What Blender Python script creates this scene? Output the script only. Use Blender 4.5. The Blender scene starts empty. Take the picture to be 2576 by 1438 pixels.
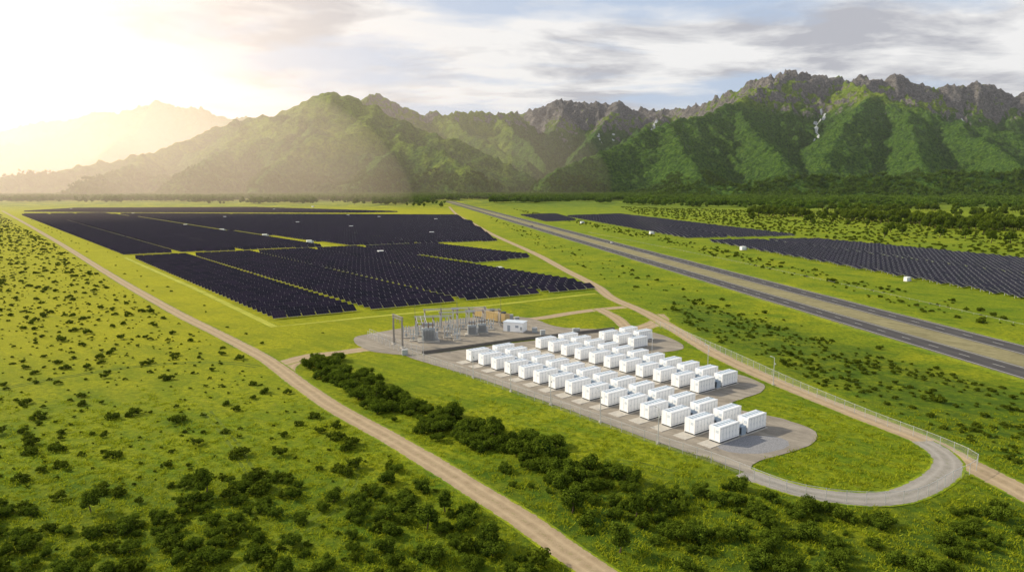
import bpy, math, random
import numpy as np
from mathutils import Vector
from mathutils.geometry import tessellate_polygon
random.seed(7); RNG=np.random.default_rng(11)
scn=bpy.context.scene; COL=scn.collection
scn.view_settings.view_transform='Standard'; scn.view_settings.look='None'; scn.view_settings.exposure=0

# ---------------------------------------------------------------- camera + survey
H=50.0; FPX=1718.0; P=math.radians(8.25); SP,CP=math.sin(P),math.cos(P)
cam=bpy.data.objects.new("camera",bpy.data.cameras.new("camera")); COL.objects.link(cam)
cam.location=(0,0,H); cam.rotation_euler=(math.pi/2-P,0,0)
cam.data.sensor_width=36; cam.data.lens=24.0; cam.data.clip_start=1; cam.data.clip_end=40000
scn.camera=cam
def g(u,v):
    """ground survey: traced bearing -> metres on the z=0 plain"""
    x=(u-1288)/FPX; y=(v-719)/FPX; t=H/(SP+y*CP)
    return (x*t,(CP-y*SP)*t)
def G(*pts): return [g(*q) for q in pts]
def rz(u,v,Y):
    x=(u-1288)/FPX; y=(v-719)/FPX; k=Y/(CP-y*SP)
    return (x*k,Y,H-(SP+y*CP)*k)

# ---------------------------------------------------------------- noise
PT=RNG.permutation(512); PT=np.concatenate([PT,PT,PT])
GA=RNG.uniform(0,2*np.pi,512); GX,GY=np.cos(GA),np.sin(GA)
def perlin(x,y):
    x=np.asarray(x,float);y=np.asarray(y,float)
    xi=np.floor(x).astype(int);yi=np.floor(y).astype(int);xf=x-xi;yf=y-yi
    xi&=511;yi&=511
    u=xf*xf*xf*(xf*(xf*6-15)+10);v=yf*yf*yf*(yf*(yf*6-15)+10)
    def gr(a,b,dx,dy):
        h=PT[PT[a&511]+(b&511)]
        return GX[h]*dx+GY[h]*dy
    n00=gr(xi,yi,xf,yf);n10=gr(xi+1,yi,xf-1,yf);n01=gr(xi,yi+1,xf,yf-1);n11=gr(xi+1,yi+1,xf-1,yf-1)
    a=n00+u*(n10-n00);b=n01+u*(n11-n01)
    return (a+v*(b-a))*1.5
def fbm(x,y,o=4):
    s=0;a=1;t=0
    for i in range(o):
        s=s+a*perlin(x*2**i+17.3*i,y*2**i+5.1*i);t+=a;a*=.5
    return s/t
def ridged(x,y,o=4):
    s=0;a=1;t=0
    for i in range(o):
        s=s+a*(1-np.abs(perlin(x*2**i+7.3*i,y*2**i+9.1*i))*2);t+=a;a*=.5
    return s/t
def sst(a,b,x):
    t=np.clip((x-a)/(b-a),0,1);return t*t*(3-2*t)

# ---------------------------------------------------------------- materials
class NT:
    def __init__(s,name):
        s.m=bpy.data.materials.new(name);s.m.use_nodes=True;s.t=s.m.node_tree;s.n=s.t.nodes;s.n.clear()
        s.out=s.n.new('ShaderNodeOutputMaterial')
    def new(s,t,**k):
        n=s.n.new(t)
        for a,b in k.items(): setattr(n,a,b)
        return n
    def l(s,a,b): s.t.links.new(a,b)
    def pos(s): 
        if not hasattr(s,'_p'): s._p=s.new('ShaderNodeNewGeometry').outputs['Position']
        return s._p
    def noise(s,scale,detail=3,rough=.55,vec=None,stretch=None,rot=0):
        n=s.new('ShaderNodeTexNoise');n.inputs['Scale'].default_value=scale;n.inputs['Detail'].default_value=detail;n.inputs['Roughness'].default_value=rough
        v=vec or s.pos()
        if stretch:
            if rot:
                r=s.new('ShaderNodeVectorRotate');r.inputs['Angle'].default_value=rot;s.l(v,r.inputs[0]);v=r.outputs[0]
            m=s.new('ShaderNodeMapping');m.inputs['Scale'].default_value=stretch;s.l(v,m.inputs[0]);v=m.outputs[0]
        s.l(v,n.inputs['Vector']);return n.outputs['Fac']
    def ramp(s,f,stops):
        r=s.new('ShaderNodeValToRGB');e=r.color_ramp.elements
        while len(e)<len(stops): e.new(.5)
        for i,(p,c) in enumerate(stops):
            e[i].position=p;e[i].color=(c,c,c,1) if isinstance(c,(int,float)) else (*c,1)
        s.l(f,r.inputs[0]);return r.outputs[0]
    def mix(s,f,a,b,mode='MIX'):
        m=s.new('ShaderNodeMix',data_type='RGBA',blend_type=mode)
        for sock,val in ((m.inputs[0],f),(m.inputs[6],a),(m.inputs[7],b)):
            if isinstance(val,(int,float)): sock.default_value=val
            elif isinstance(val,tuple): sock.default_value=(*val,1)
            else: s.l(val,sock)
        return m.outputs[2]
    def math(s,op,a,b=None):
        m=s.new('ShaderNodeMath',operation=op)
        for i,v in enumerate((a,b)):
            if v is None: continue
            if isinstance(v,(int,float)): m.inputs[i].default_value=v
            else: s.l(v,m.inputs[i])
        return m.outputs[0]
    def attr(s,name):
        a=s.new('ShaderNodeAttribute');a.attribute_name=name;return a.outputs['Fac']
    def bsdf(s,col,rough=.9,spec=.2,bump=None,bd=.2,bs=.6,metal=0):
        b=s.new('ShaderNodeBsdfPrincipled')
        if isinstance(col,tuple): b.inputs['Base Color'].default_value=(*col,1)
        else: s.l(col,b.inputs['Base Color'])
        if isinstance(rough,(int,float)): b.inputs['Roughness'].default_value=rough
        else: s.l(rough,b.inputs['Roughness'])
        b.inputs['Specular IOR Level'].default_value=spec;b.inputs['Metallic'].default_value=metal
        if bump is not None:
            q=s.new('ShaderNodeBump');q.inputs['Strength'].default_value=bs;q.inputs['Distance'].default_value=bd
            s.l(bump,q.inputs['Height']);s.l(q.outputs[0],b.inputs['Normal'])
        s.l(b.outputs[0],s.out.inputs[0]);return b

def simple(name,col,rough=.6,spec=.3,metal=0,var=.12,sc=2.0):
    t=NT(name);n=t.noise(sc,4,.6)
    c=t.mix(t.ramp(n,[(.3,0.),(.7,1.)]),tuple(x*(1-var) for x in col),tuple(min(1,x*(1+var)) for x in col))
    t.bsdf(c,rough,spec,metal=metal);return t.m

def grass_color(t):
    big=t.noise(.012,4,.65);mid=t.noise(.06,5,.7);fine=t.noise(.7,6,.78);vf=t.noise(4.5,3,.7)
    mow=t.noise(.35,4,.65,stretch=(1.,.09,1.),rot=-.87)
    a=t.mix(t.ramp(big,[(.38,0.),(.62,1.)]),(.225,.310,.008),(.395,.415,.012))
    a=t.mix(t.ramp(mid,[(.42,0.),(.60,1.)]),a,(.135,.230,.010))
    a=t.mix(t.ramp(mow,[(.42,0.),(.62,.5)]),a,(.45,.45,.018))
    a=t.mix(t.ramp(fine,[(.44,0.),(.60,.78)]),a,(.085,.150,.009))
    a=t.mix(t.ramp(vf,[(.35,.55),(.6,0.)]),a,(.055,.088,.008))
    dry=t.noise(.35,5,.7)
    a=t.mix(t.ramp(dry,[(.60,0.),(.75,.45)]),a,(.45,.41,.07))
    return a,fine,vf
def m_ground():
    t=NT("grass");a,fine,vf=grass_color(t)
    d=t.attr('dark');n=t.noise(.25,5,.7)
    f=t.math('MULTIPLY',d,t.ramp(n,[(.35,.25),(.58,1.)]))
    a=t.mix(f,a,(.040,.088,.010))
    w=t.attr('warm');a=t.mix(t.math('MULTIPLY',w,.38),a,(.58,.49,.018))  # yellower grass on the left, the sun glow put into its colour
    fr=t.attr('far');fn=t.noise(.02,6,.75)
    a=t.mix(t.math('MULTIPLY',fr,t.ramp(fn,[(.42,0.),(.55,1.)])),a,(.09,.15,.016))
    h=t.math('ADD',t.math('MULTIPLY',fine,.8),t.math('MULTIPLY',vf,.35))
    t.bsdf(a,.95,.08,h,1.0,.9);return t.m
def m_dirt(name,c1,c2,grassmix=True,ruts=True):
    t=NT(name);n=t.noise(.5,5,.65);n2=t.noise(5,4,.7)
    a=t.mix(t.ramp(n,[(.3,0.),(.7,1.)]),c1,c2)
    a=t.mix(t.ramp(n2,[(.35,.35),(.65,0.)]),a,tuple(x*.55 for x in c1))
    if ruts:
        uv=t.new('ShaderNodeUVMap').outputs[0];sp=t.new('ShaderNodeSeparateXYZ');t.l(uv,sp.inputs[0]);u=sp.outputs[0]
        w=t.math('ADD',u,t.math('MULTIPLY',t.math('SUBTRACT',t.noise(.12,2),.5),.12))
        r=t.ramp(w,[(0,0.),(.22,.15),(.32,.9),(.42,.1),(.5,0.)])
        r2=t.ramp(w,[(.5,0.),(.58,.1),(.68,.9),(.78,.15),(1,0.)])
        rr=t.math('ADD',r,r2)
        a=t.mix(t.math('MULTIPLY',rr,.5),a,tuple(min(1,x*1.2) for x in c2))
        cr=t.ramp(w,[(.42,0.),(.5,1.),(.58,0.)])
        a=t.mix(t.math('MULTIPLY',t.math('MULTIPLY',cr,.35),t.ramp(t.noise(1.2,4,.7),[(.5,0.),(.6,1.)])),a,(.14,.16,.03))
    else:
        tr=t.noise(.5,5,.7,stretch=(1.,.12,1.),rot=-.87)
        a=t.mix(t.ramp(tr,[(.45,0.),(.6,.5)]),a,tuple(min(1,x*1.25) for x in c2))
        a=t.mix(t.ramp(t.noise(.11,4,.6),[(.5,0.),(.7,.45)]),a,tuple(x*.7 for x in c1))
    if grassmix:
        gc,_,_=grass_color(t)
        e=t.attr('edge');en=t.noise(.7,5,.75)
        f=t.math('ADD',e,t.math('MULTIPLY',t.math('SUBTRACT',en,.5),1.4))
        f=t.ramp(f,[(.38,0.),(.55,1.)])
        a=t.mix(f,gc,a)
    t.bsdf(a,.95,.1,n2,.08,.5);return t.m

M_GROUND=m_ground()
M_DIRT=m_dirt("dirt",(.31,.23,.14),(.45,.35,.225))
M_GRAVEL=m_dirt("gravel",(.24,.21,.17),(.32,.285,.235),False,False)
M_TRACK=m_dirt("gravel_track",(.26,.24,.21),(.36,.335,.30))
M_MEDIAN=m_dirt("road_verge",(.20,.18,.09),(.30,.27,.15),True,False)
M_FIELDG=m_dirt("service_track",(.32,.34,.03),(.40,.40,.06),True,False)
M_TRAIL=m_dirt("worn_grass",(.08,.115,.01),(.14,.18,.015),True,False)
def m_asphalt():
    t=NT("asphalt");n=t.noise(.15,4,.6);n2=t.noise(8,3,.7)
    a=t.mix(t.ramp(n,[(.3,0.),(.7,1.)]),(.040,.038,.042),(.070,.066,.067))
    uv=t.new('ShaderNodeUVMap').outputs[0];sp=t.new('ShaderNodeSeparateXYZ');t.l(uv,sp.inputs[0])
    w=t.ramp(sp.outputs[0],[(0.,.9),(.12,.25),(.3,0.),(.5,.3),(.7,0.),(1.,.9)])
    a=t.mix(w,a,(.14,.13,.11))
    t.bsdf(a,.85,.25,n2,.02,.4);return t.m
M_ASPH=m_asphalt()
M_MARK=simple("road_paint",(.6,.6,.57),.7)
M_CONC=simple("concrete",(.46,.43,.38),.9,.1,sc=1.0)
M_WHITE=simple("white_paint",(.88,.89,.90),.45,.4,var=.03,sc=.8)
M_OFFW=simple("roof_panel",(.58,.64,.71),.5,.4,var=.05)
M_SEAM=simple("door_seam",(.34,.38,.43),.6)
M_DARK=simple("dark_equipment",(.07,.08,.09),.5)
M_GREY=simple("grey_equipment",(.36,.39,.40),.5)
M_STEEL=simple("galvanised_steel",(.48,.49,.50),.45,.5,metal=.2)
M_DSTEEL=simple("weathered_steel",(.14,.13,.12),.6)
M_PORC=simple("porcelain",(.22,.15,.12),.3)
M_TAN=simple("tan_paint",(.50,.37,.17),.6)
M_VENT=simple("vent",(.28,.35,.43),.6)
def m_fence():
    t=NT("chain_link");b=t.new('ShaderNodeBsdfDiffuse');b.inputs[0].default_value=(.5,.5,.5,1)
    tr=t.new('ShaderNodeBsdfTransparent');m=t.new('ShaderNodeMixShader');m.inputs[0].default_value=.12
    t.l(tr.outputs[0],m.inputs[1]);t.l(b.outputs[0],m.inputs[2]);t.l(m.outputs[0],t.out.inputs[0]);return t.m
M_FENCE=m_fence()
def m_panel():
    t=NT("solar_panel")
    uv=t.new('ShaderNodeUVMap').outputs[0];sp=t.new('ShaderNodeSeparateXYZ');t.l(uv,sp.inputs[0])
    fx=t.math('FRACT',sp.outputs[0]);fy=t.math('FRACT',sp.outputs[1])
    lx=t.math('GREATER_THAN',fx,.95);ly=t.math('GREATER_THAN',fy,.965)
    ln=t.math('MAXIMUM',lx,ly)
    tn=t.attr('tone');base=t.mix(tn,(.006,.006,.014),(.018,.012,.028))
    c=t.mix(t.math('MULTIPLY',ln,.8),base,(.07,.07,.09))
    t.bsdf(c,.42,.03);return t.m
M_PANEL=m_panel()
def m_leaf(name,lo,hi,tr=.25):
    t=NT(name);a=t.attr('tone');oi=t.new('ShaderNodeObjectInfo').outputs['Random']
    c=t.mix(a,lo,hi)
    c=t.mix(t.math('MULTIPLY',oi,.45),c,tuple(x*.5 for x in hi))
    d=t.new('ShaderNodeBsdfDiffuse');q=t.new('ShaderNodeBsdfTranslucent');m=t.new('ShaderNodeMixShader');m.inputs[0].default_value=tr
    t.l(c,d.inputs[0]);t.l(c,q.inputs[0]);t.l(d.outputs[0],m.inputs[1]);t.l(q.outputs[0],m.inputs[2]);t.l(m.outputs[0],t.out.inputs[0]);return t.m
M_LEAF=m_leaf("leaves",(.024,.044,.006),(.150,.195,.015))
M_LEAF2=m_leaf("tree_leaves",(.018,.042,.007),(.175,.240,.020))
M_FARLEAF=m_leaf("forest_leaves",(.030,.068,.010),(.16,.25,.028))
M_TUFT=m_leaf("grass_blades",(.17,.25,.010),(.45,.48,.03),.4)
M_BARK=simple("bark",(.10,.075,.05),.9,.1)

# ---------------------------------------------------------------- mesh helpers
def mesh_np(name,V,F,mats,midx=None,link=True,smooth=False,attrs=None,uv=None):
    V=np.asarray(V,np.float32);F=np.asarray(F,np.int32);k=F.shape[1]
    me=bpy.data.meshes.new(name);me.vertices.add(len(V));me.vertices.foreach_set('co',V.ravel())
    me.loops.add(F.size);me.loops.foreach_set('vertex_index',F.ravel())
    me.polygons.add(len(F));me.polygons.foreach_set('loop_start',np.arange(0,F.size,k,dtype=np.int32))
    me.polygons.foreach_set('loop_total',np.full(len(F),k,np.int32))
    if midx is not None: me.polygons.foreach_set('material_index',np.asarray(midx,np.int32))
    me.polygons.foreach_set('use_smooth',np.full(len(F),smooth,bool))
    for m in mats: me.materials.append(m)
    me.update(calc_edges=True)
    for a,(dom,val) in (attrs or {}).items():
        at=me.attributes.new(a,'FLOAT',dom);at.data.foreach_set('value',np.asarray(val,np.float32).ravel())
    if uv is not None:
        l=me.uv_layers.new(name='UVMap');l.data.foreach_set('uv',np.asarray(uv,np.float32).ravel())
    ob=bpy.data.objects.new(name,me)
    if link: COL.objects.link(ob)
    return ob
class MB:
    def __init__(s): s.v=[];s.f=[];s.m=[]
    def box(s,cx,cy,cz,sx,sy,sz,m=0,rot=0):
        b=len(s.v);c,q=math.cos(rot),math.sin(rot)
        for dz in(-.5,.5):
            for dx,dy in((-.5,-.5),(.5,-.5),(.5,.5),(-.5,.5)):
                x,y=dx*sx,dy*sy;s.v.append((cx+c*x-q*y,cy+q*x+c*y,cz+dz*sz))
        for f in((0,3,2,1),(4,5,6,7),(0,1,5,4),(1,2,6,5),(2,3,7,6),(3,0,4,7)):
            s.f.append(tuple(b+i for i in f));s.m.append(m)
    def cyl(s,p,q,r,m=0,n=8,r2=None):
        p=Vector(p);q=Vector(q);r2=r if r2 is None else r2;d=(q-p).normalized()
        a=d.orthogonal().normalized();c=d.cross(a);b=len(s.v)
        for pt,rr in((p,r),(q,r2)):
            for i in range(n):
                t=2*math.pi*i/n;w=pt+a*math.cos(t)*rr+c*math.sin(t)*rr;s.v.append(tuple(w))
        for i in range(n):
            j=(i+1)%n;s.f.append((b+i,b+j,b+n+j,b+n+i));s.m.append(m)
        s.f.append(tuple(b+n+i for i in range(n)));s.m.append(m)
        s.f.append(tuple(b+i for i in reversed(range(n))));s.m.append(m)
    def mesh(s,name,mats):
        me=bpy.data.meshes.new(name);me.from_pydata(s.v,[],s.f)
        for m in mats: me.materials.append(m)
        me.polygons.foreach_set('material_index',s.m);me.update();return me
def place(name,me,x,y,z=0,rot=0):
    o=bpy.data.objects.new(name,me);o.location=(x,y,z);o.rotation_euler=(0,0,rot);COL.objects.link(o);return o

def smooth_line(pts,step=3.0):
    P_=[np.array(p,float) for p in pts];P_=[2*P_[0]-P_[1]]+P_+[2*P_[-1]-P_[-2]];out=[]
    for i in range(1,len(P_)-2):
        a,b,c,d=P_[i-1:i+3];L=np.linalg.norm(c-b);n=max(2,int(L/step))
        ta=(c-a)/max(np.linalg.norm(c-b)+np.linalg.norm(b-a),1e-6)*L;tb=(d-b)/max(np.linalg.norm(d-c)+np.linalg.norm(c-b),1e-6)*L
        for k in range(n):
            t=k/n;out.append((2*t**3-3*t*t+1)*b+(t**3-2*t*t+t)*ta+(-2*t**3+3*t*t)*c+(t**3-t*t)*tb)
    out.append(P_[-2]);return np.array(out)
LINES=[] # (pts, halfwidth) cleared of vegetation
def ribbon(name,pts,w,z,mat,cols=(0,.18,.82,1),edge=(0,1,1,0),step=3.0,smooth=True,clear=True):
    C=smooth_line(pts,step) if smooth else np.array(pts,float)
    T=np.gradient(C,axis=0);T/=np.linalg.norm(T,axis=1)[:,None];N=np.stack([T[:,1],-T[:,0]],1)
    n=len(C);k=len(cols);V=np.zeros((n,k,3))
    ws=w if np.ndim(w) else np.full(n,w)
    ws=ws*(1+.06*perlin(np.arange(n)*.23,np.full(n,3.3)))
    for j,c in enumerate(cols): V[:,j,:2]=C+N*((c-.5)*ws)[:,None]
    V[:,:,2]=z;idx=np.arange(n*k).reshape(n,k)
    F=np.stack([idx[:-1,:-1],idx[:-1,1:],idx[1:,1:],idx[1:,:-1]],-1).reshape(-1,4)
    s=np.concatenate([[0],np.cumsum(np.linalg.norm(np.diff(C,axis=0),axis=1))])
    UV=np.stack([np.broadcast_to(np.array(cols)[None],(n,k)),np.broadcast_to(s[:,None],(n,k))],-1).reshape(-1,2)
    if clear: LINES.append((C,float(np.max(ws))/2))
    return mesh_np(name,V.reshape(-1,3),F,[mat],attrs={'edge':('POINT',np.broadcast_to(np.array(edge,float)[None],(n,k)))},uv=UV[F.ravel()])
POLYS=[]
def inpoly(x,y,poly):
    r=np.zeros(np.shape(x),bool);n=len(poly)
    for i in range(n):
        x1,y1=poly[i];x2,y2=poly[(i+1)%n]
        if y1==y2: continue
        c=((y1>y)!=(y2>y))&(x<(x2-x1)*(y-y1)/(y2-y1)+x1);r^=c
    return r
def rag(poly,step=1.5,amp=.5,seed=0.):
    out=[];n=len(poly)
    for i in range(n):
        a=np.array(poly[i]);b=np.array(poly[(i+1)%n]);L=np.linalg.norm(b-a);k=max(1,int(L/step));nn=np.array([b[1]-a[1],a[0]-b[0]])/max(L,1e-6)
        for j in range(k):
            p=a+(b-a)*j/k;out.append(tuple(p+nn*amp*float(fbm(p[0]*.35+seed,p[1]*.35,3))*1.6))
    return out
def rnd(poly,it=2):
    for _ in range(it):
        o=[];n=len(poly)
        for i in range(n):
            a=np.array(poly[i]);b=np.array(poly[(i+1)%n]);o+=[tuple(a*.75+b*.25),tuple(a*.25+b*.75)]
        poly=o
    return poly
def sheet(name,poly,z,mat,amp=.5,step=1.5,clear=True,round_=2):
    if clear: POLYS.append(poly)
    q=rnd(poly,round_) if round_ else poly
    q=rag(q,step,amp)
    tr=tessellate_polygon([[Vector((a,b,0)) for a,b in q]])
    V=[(a,b,z) for a,b in q]
    F=np.array([t for t in tr])
    A=np.array(V)[F];cr=np.cross(A[:,1]-A[:,0],A[:,2]-A[:,0])[:,2];F[cr<0]=F[cr<0][:,::-1]
    return mesh_np(name,V,F,[mat])

# ---------------------------------------------------------------- mountains
SPEC=[ # polyline, width factor, seed
([(-400,478,2900),(-150,465,3300),(0,450,3600),(130,430,3900),(250,408,4200),(380,383,4400),(470,353,4600),(540,328,4800),(640,298,4900),(700,275,5000),(770,248,5000),(840,236,5000),(900,251,5000),(960,281,4950),(1010,299,4900),(1100,330,4800),(1180,368,4700),(1260,408,4600),(1330,442,4500)],2.1,1),
([(840,240,5000),(800,320,4600),(720,400,4000),(650,452,3400)],1.9,2),
([(1010,302,4900),(1010,360,4400),(960,400,4000),(920,445,3500)],1.9,3),
([(1010,362,4400),(1090,374,4200),(1180,418,3900)],1.8,4),
([(640,300,4900),(560,380,4200),(480,430,3500)],1.9,5),
([(380,385,4400),(300,430,3700),(200,462,3100)],1.9,6),
([(840,262,5900),(900,256,6400),(945,242,6800),(1000,268,6900),(1060,283,7000),(1120,290,7000),(1200,287,7200),(1250,292,7300),(1280,284,7600),(1310,292,8500)],1.5,7),
([(1120,292,7000),(1200,350,6200),(1320,405,5500)],1.7,8),
([(1240,292,7300),(1330,360,6500),(1370,420,5600)],1.6,9),
([(1310,292,9000),(1350,272,9000),(1400,256,9000),(1430,250,9000),(1480,263,9000),(1520,259,9000),(1560,250,9000),(1590,266,9000),(1630,276,8900),(1690,281,8700),(1730,275,8300)],1.5,10),
([(1430,252,9000),(1390,330,8100),(1340,380,7200)],1.5,11),
([(1560,252,9000),(1500,340,7700),(1440,395,6600)],1.5,12),
([(1690,282,8700),(1580,350,7000),(1480,400,6000)],1.5,13),
([(1730,275,8300),(1800,250,7800),(1850,225,7500),(1900,205,7200),(1940,190,7000),(1985,177,7000),(2050,188,7000),(2100,200,7000),(2130,208,7000),(2170,181,7000),(2200,194,7000),(2225,214,7000),(2250,184,7000),(2300,205,7000),(2350,229,7000),(2400,216,7000),(2470,211,7000),(2530,234,7000),(2600,240,6900),(2750,220,6800),(2950,260,6600),(3300,330,6400)],1.25,14),
([(1985,179,7000),(1900,235,6400),(1850,264,5800),(1750,290,5300),(1680,310,5000),(1600,342,4700),(1500,385,4300),(1430,420,4050),(1390,437,3900)],1.9,15),
([(2130,210,7000),(2200,236,6000),(2280,270,5600),(2400,300,5300),(2576,345,5000),(2750,380,4700),(3000,420,4300)],1.9,16),
([(2200,238,6000),(2130,310,5100),(2080,390,4200)],1.7,17),
([(1850,266,5800),(1900,340,5000),(1980,410,4100)],1.8,18),
([(2280,272,5600),(2300,350,4700),(2330,430,3700)],1.8,19),
([(2400,302,5300),(2520,380,4200),(2576,430,3500)],1.8,20),
([(1680,312,5000),(1720,380,4300),(1760,432,3700)],1.9,21),
([(640,300,9500),(540,288,9500),(490,272,9500),(440,268,9500),(395,254,9500),(350,270,9300),(300,285,9100),(200,320,8500),(120,345,8000),(50,360,7500),(-100,390,7000)],1.8,22),
([(395,256,9500),(350,320,8300),(280,370,7200)],1.7,23),
([(270,288,10800),(240,284,10800),(180,296,10800),(120,310,10700),(60,320,10600),(0,332,10500),(-300,300,10500)],1.6,24),
# low wooded foothills in front of the right massif
([(1700,472,3000),(1900,462,2900),(2100,452,2900),(2300,447,2800),(2500,440,2800),(2800,438,2700)],3.6,25),
]
RID=[(np.array([rz(*q) for q in pl]),k,sd) for pl,k,sd in SPEC]
def height(X,Y,full=False):
    X=np.asarray(X,np.float64);Y=np.asarray(Y,np.float64)
    wx=X+300*fbm(X/800,Y/800,6);wy=Y+300*fbm(X/800+40,Y/800+11,6)
    hh=np.zeros_like(X);gul=np.zeros_like(X)
    for pl,k,sd in RID:
        s0=0
        Zm=pl[:,2].max();R=Zm*k*1.6
        m=(X>pl[:,0].min()-R)&(X<pl[:,0].max()+R)&(Y>pl[:,1].min()-R)&(Y<pl[:,1].max()+R)
        if not m.any(): continue
        x=wx[m];y=wy[m];b=np.full(x.shape,-1e9);gg=np.zeros(x.shape);x0=X[m];y0=Y[m]
        for i in range(len(pl)-1):
            a=pl[i];c=pl[i+1];d=c[:2]-a[:2];L=np.hypot(*d)
            t=np.clip(((x0-a[0])*d[0]+(y0-a[1])*d[1])/L**2,0,1)
            dist=np.hypot(x0-(a[0]+t*d[0]),y0-(a[1]+t*d[1]))
            Z=a[2]+(c[2]-a[2])*t
            tw=np.clip(((x-a[0])*d[0]+(y-a[1])*d[1])/L**2,-.3,1.3)
            s=s0+tw*L;side=np.sign((x0-a[0])*d[1]-(y0-a[1])*d[0])
            n=np.abs(perlin(s/330+side*31+sd*7.7,dist/800+sd))*2
            n2=np.abs(perlin(s/150+side*13+sd*3.1,dist/400+sd*2))*2
            n3=np.abs(perlin(s/70+side*5+sd*1.7,dist/200+sd*4))*2
            gf=n*.50+n2*.42+n3*.25-.42
            de=dist*(1+.44*gf)
            W=k*np.maximum(Z,30)
            h=Z*np.maximum(0,1-de/W)**1.3
            up=h>b;b=np.where(up,h,b);gg=np.where(up,gf,gg);s0+=L
        o=hh[m];kk=50.0;q=np.clip(.5+.5*(b-o)/kk,0,1)
        nh=o+(b-o)*q+kk*q*(1-q)*np.clip(o/200,0,1)*.6
        hh[m]=np.maximum(nh,0);gul[m]=np.where(b>o,gg,gul[m])
    base=hh.copy()
    am=np.clip(base/500,0,1)
    hh=hh+am*(ridged(X/460,Y/460,5)-.45)*75+np.clip(base/160,0,1)*(ridged(X/190+5,Y/190,5)-.4)*38
    hi=sst(620,900,base)*(Y>6200)
    hh=hh+hi*(ridged(X/120,Y/190,4)-.45)*62
    hh=np.where(base<1,-6+0*hh,hh)
    hh=hh+np.clip(base/40,0,1)*fbm(X/36,Y/36,2)*20
    if full: return hh,base,gul
    return hh
xs=np.arange(-9000,9800,17.);ys=np.arange(2300,11300,17.)
X,Y=np.meshgrid(xs,ys);Z,BASE,GUL=height(X,Y,True)
gy,gx=np.gradient(Z,17.);slope=np.hypot(gx,gy)
nz=fbm(X/260,Y/260,5);nf=fbm(X/80,Y/80,4)
far=(Y>6100)&(X>-1500)
thr=np.where(Y>7900,760,850)+np.where((X<3500)&(Y<7900),110,0)
rock=sst(-60,90,BASE+nz*380+nf*160+slope*150-190-thr)*far
rock=np.maximum(rock,sst(1.15,1.5,slope+nz*.5)*sst(550,800,BASE)*far)
rock=np.maximum(rock,.30*sst(580,720,BASE+nz*150)*(~far))
snow=np.zeros_like(Z)
for ra,z0,z1,wd in ((.128,520,640,12),(.146,560,700,14),(.203,560,800,15),(.437,420,640,15),(.443,640,760,9),(.643,520,640,9)):
    wob=70*fbm(Y/240+ra*50,X*0+3.1,4)
    snow=np.maximum(snow,(np.abs(X-ra*Y-wob)<wd)*(Z>z0)*(Z<z1)*(fbm(X/60,Y/60,2)>-.2))
forest=sst(-.4,.6,fbm(X/420+9,Y/420,5)+nf*.8+.5*sst(480,120,BASE)+.95*(X>0)*sst(900,600,BASE)+GUL*.2-sst(480,820,BASE)*.4)
ny,nx=X.shape;idx=np.arange(ny*nx).reshape(ny,nx)
F=np.stack([idx[:-1,:-1],idx[:-1,1:],idx[1:,1:],idx[1:,:-1]],-1)
keep=(BASE[:-1,:-1]>0)|(BASE[1:,1:]>0)|(BASE[1:,:-1]>0)|(BASE[:-1,1:]>0)
F=F[keep]
def m_mount():
    t=NT("mountain_slopes")
    n1=t.noise(.004,5,.65);n2=t.noise(.03,5,.7);n3=t.noise(.055,4,.75);n4=t.noise(.011,4,.6)
    meadow=t.mix(t.ramp(n1,[(.35,0.),(.65,1.)]),(.165,.250,.020),(.24,.30,.035))
    forest=t.mix(t.ramp(n3,[(.38,0.),(.62,1.)]),(.022,.066,.013),(.100,.185,.024))
    a=t.mix(t.math('MULTIPLY',t.attr('forest'),t.ramp(n2,[(.3,.75),(.55,1.)])),meadow,forest)
    a=t.mix(t.ramp(n3,[(.38,.65),(.54,0.)]),a,(.020,.056,.014))
    rk=t.mix(t.ramp(n2,[(.3,0.),(.7,1.)]),(.15,.135,.13),(.34,.31,.28))
    rk=t.mix(t.ramp(n3,[(.38,.75),(.58,0.)]),rk,(.05,.05,.055))
    f=t.ramp(t.math('ADD',t.attr('rock'),t.math('MULTIPLY',t.math('SUBTRACT',n2,.5),1.3)),[(.4,0.),(.6,1.)])
    a=t.mix(f,a,rk);a=t.mix(t.ramp(t.attr('snow'),[(.4,0.),(.6,.85)]),a,(.75,.76,.8))
    h=t.math('ADD',t.math('ADD',t.math('MULTIPLY',n3,.9),t.math('MULTIPLY',n2,.9)),t.math('MULTIPLY',n4,3.))
    t.bsdf(a,.95,.05,h,28,1.);return t.m
mesh_np("mountains",np.stack([X,Y,Z],-1).reshape(-1,3),F,[m_mount()],smooth=True,attrs={'rock':('POINT',rock),'snow':('POINT',snow),'forest':('POINT',forest)})

# ---------------------------------------------------------------- roads
droad=G((5,530),(60,560),(150,612),(300,705),(450,790),(560,845),(660,898),(700,925),(760,970),(850,1030),(960,1090),(1080,1160),(1200,1235),(1320,1310),(1430,1390),(1500,1438),(1650,1540),(1800,1700))
ribbon("dirt_road",droad,5.4,.06,M_DIRT)
ribbon("access_road",G((690,918),(730,908),(780,895),(850,888),(905,880),(975,874)),6.5,.05,M_DIRT)
ribbon("access_road",G((745,962),(722,938),(735,915),(790,893)),5,.045,M_DIRT)
rroad=G((2800,1370),(2576,1240),(2450,1175),(2330,1110),(2150,1040),(1940,955),(1800,890),(1700,830),(1620,785),(1540,750),(1500,720),(1420,678),(1350,640),(1240,590),(1190,562),(1150,540),(1130,520))
ribbon("dirt_road",rroad,6.4,.06,M_DIRT)
ribbon("gravel_lane",G((1600,770),(1520,777),(1440,787),(1340,802),(1250,800)),6,.055,M_DIRT)
ribbon("gravel_lane",G((1505,776),(1550,800),(1575,822),(1600,840)),6,.057,M_DIRT)
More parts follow.
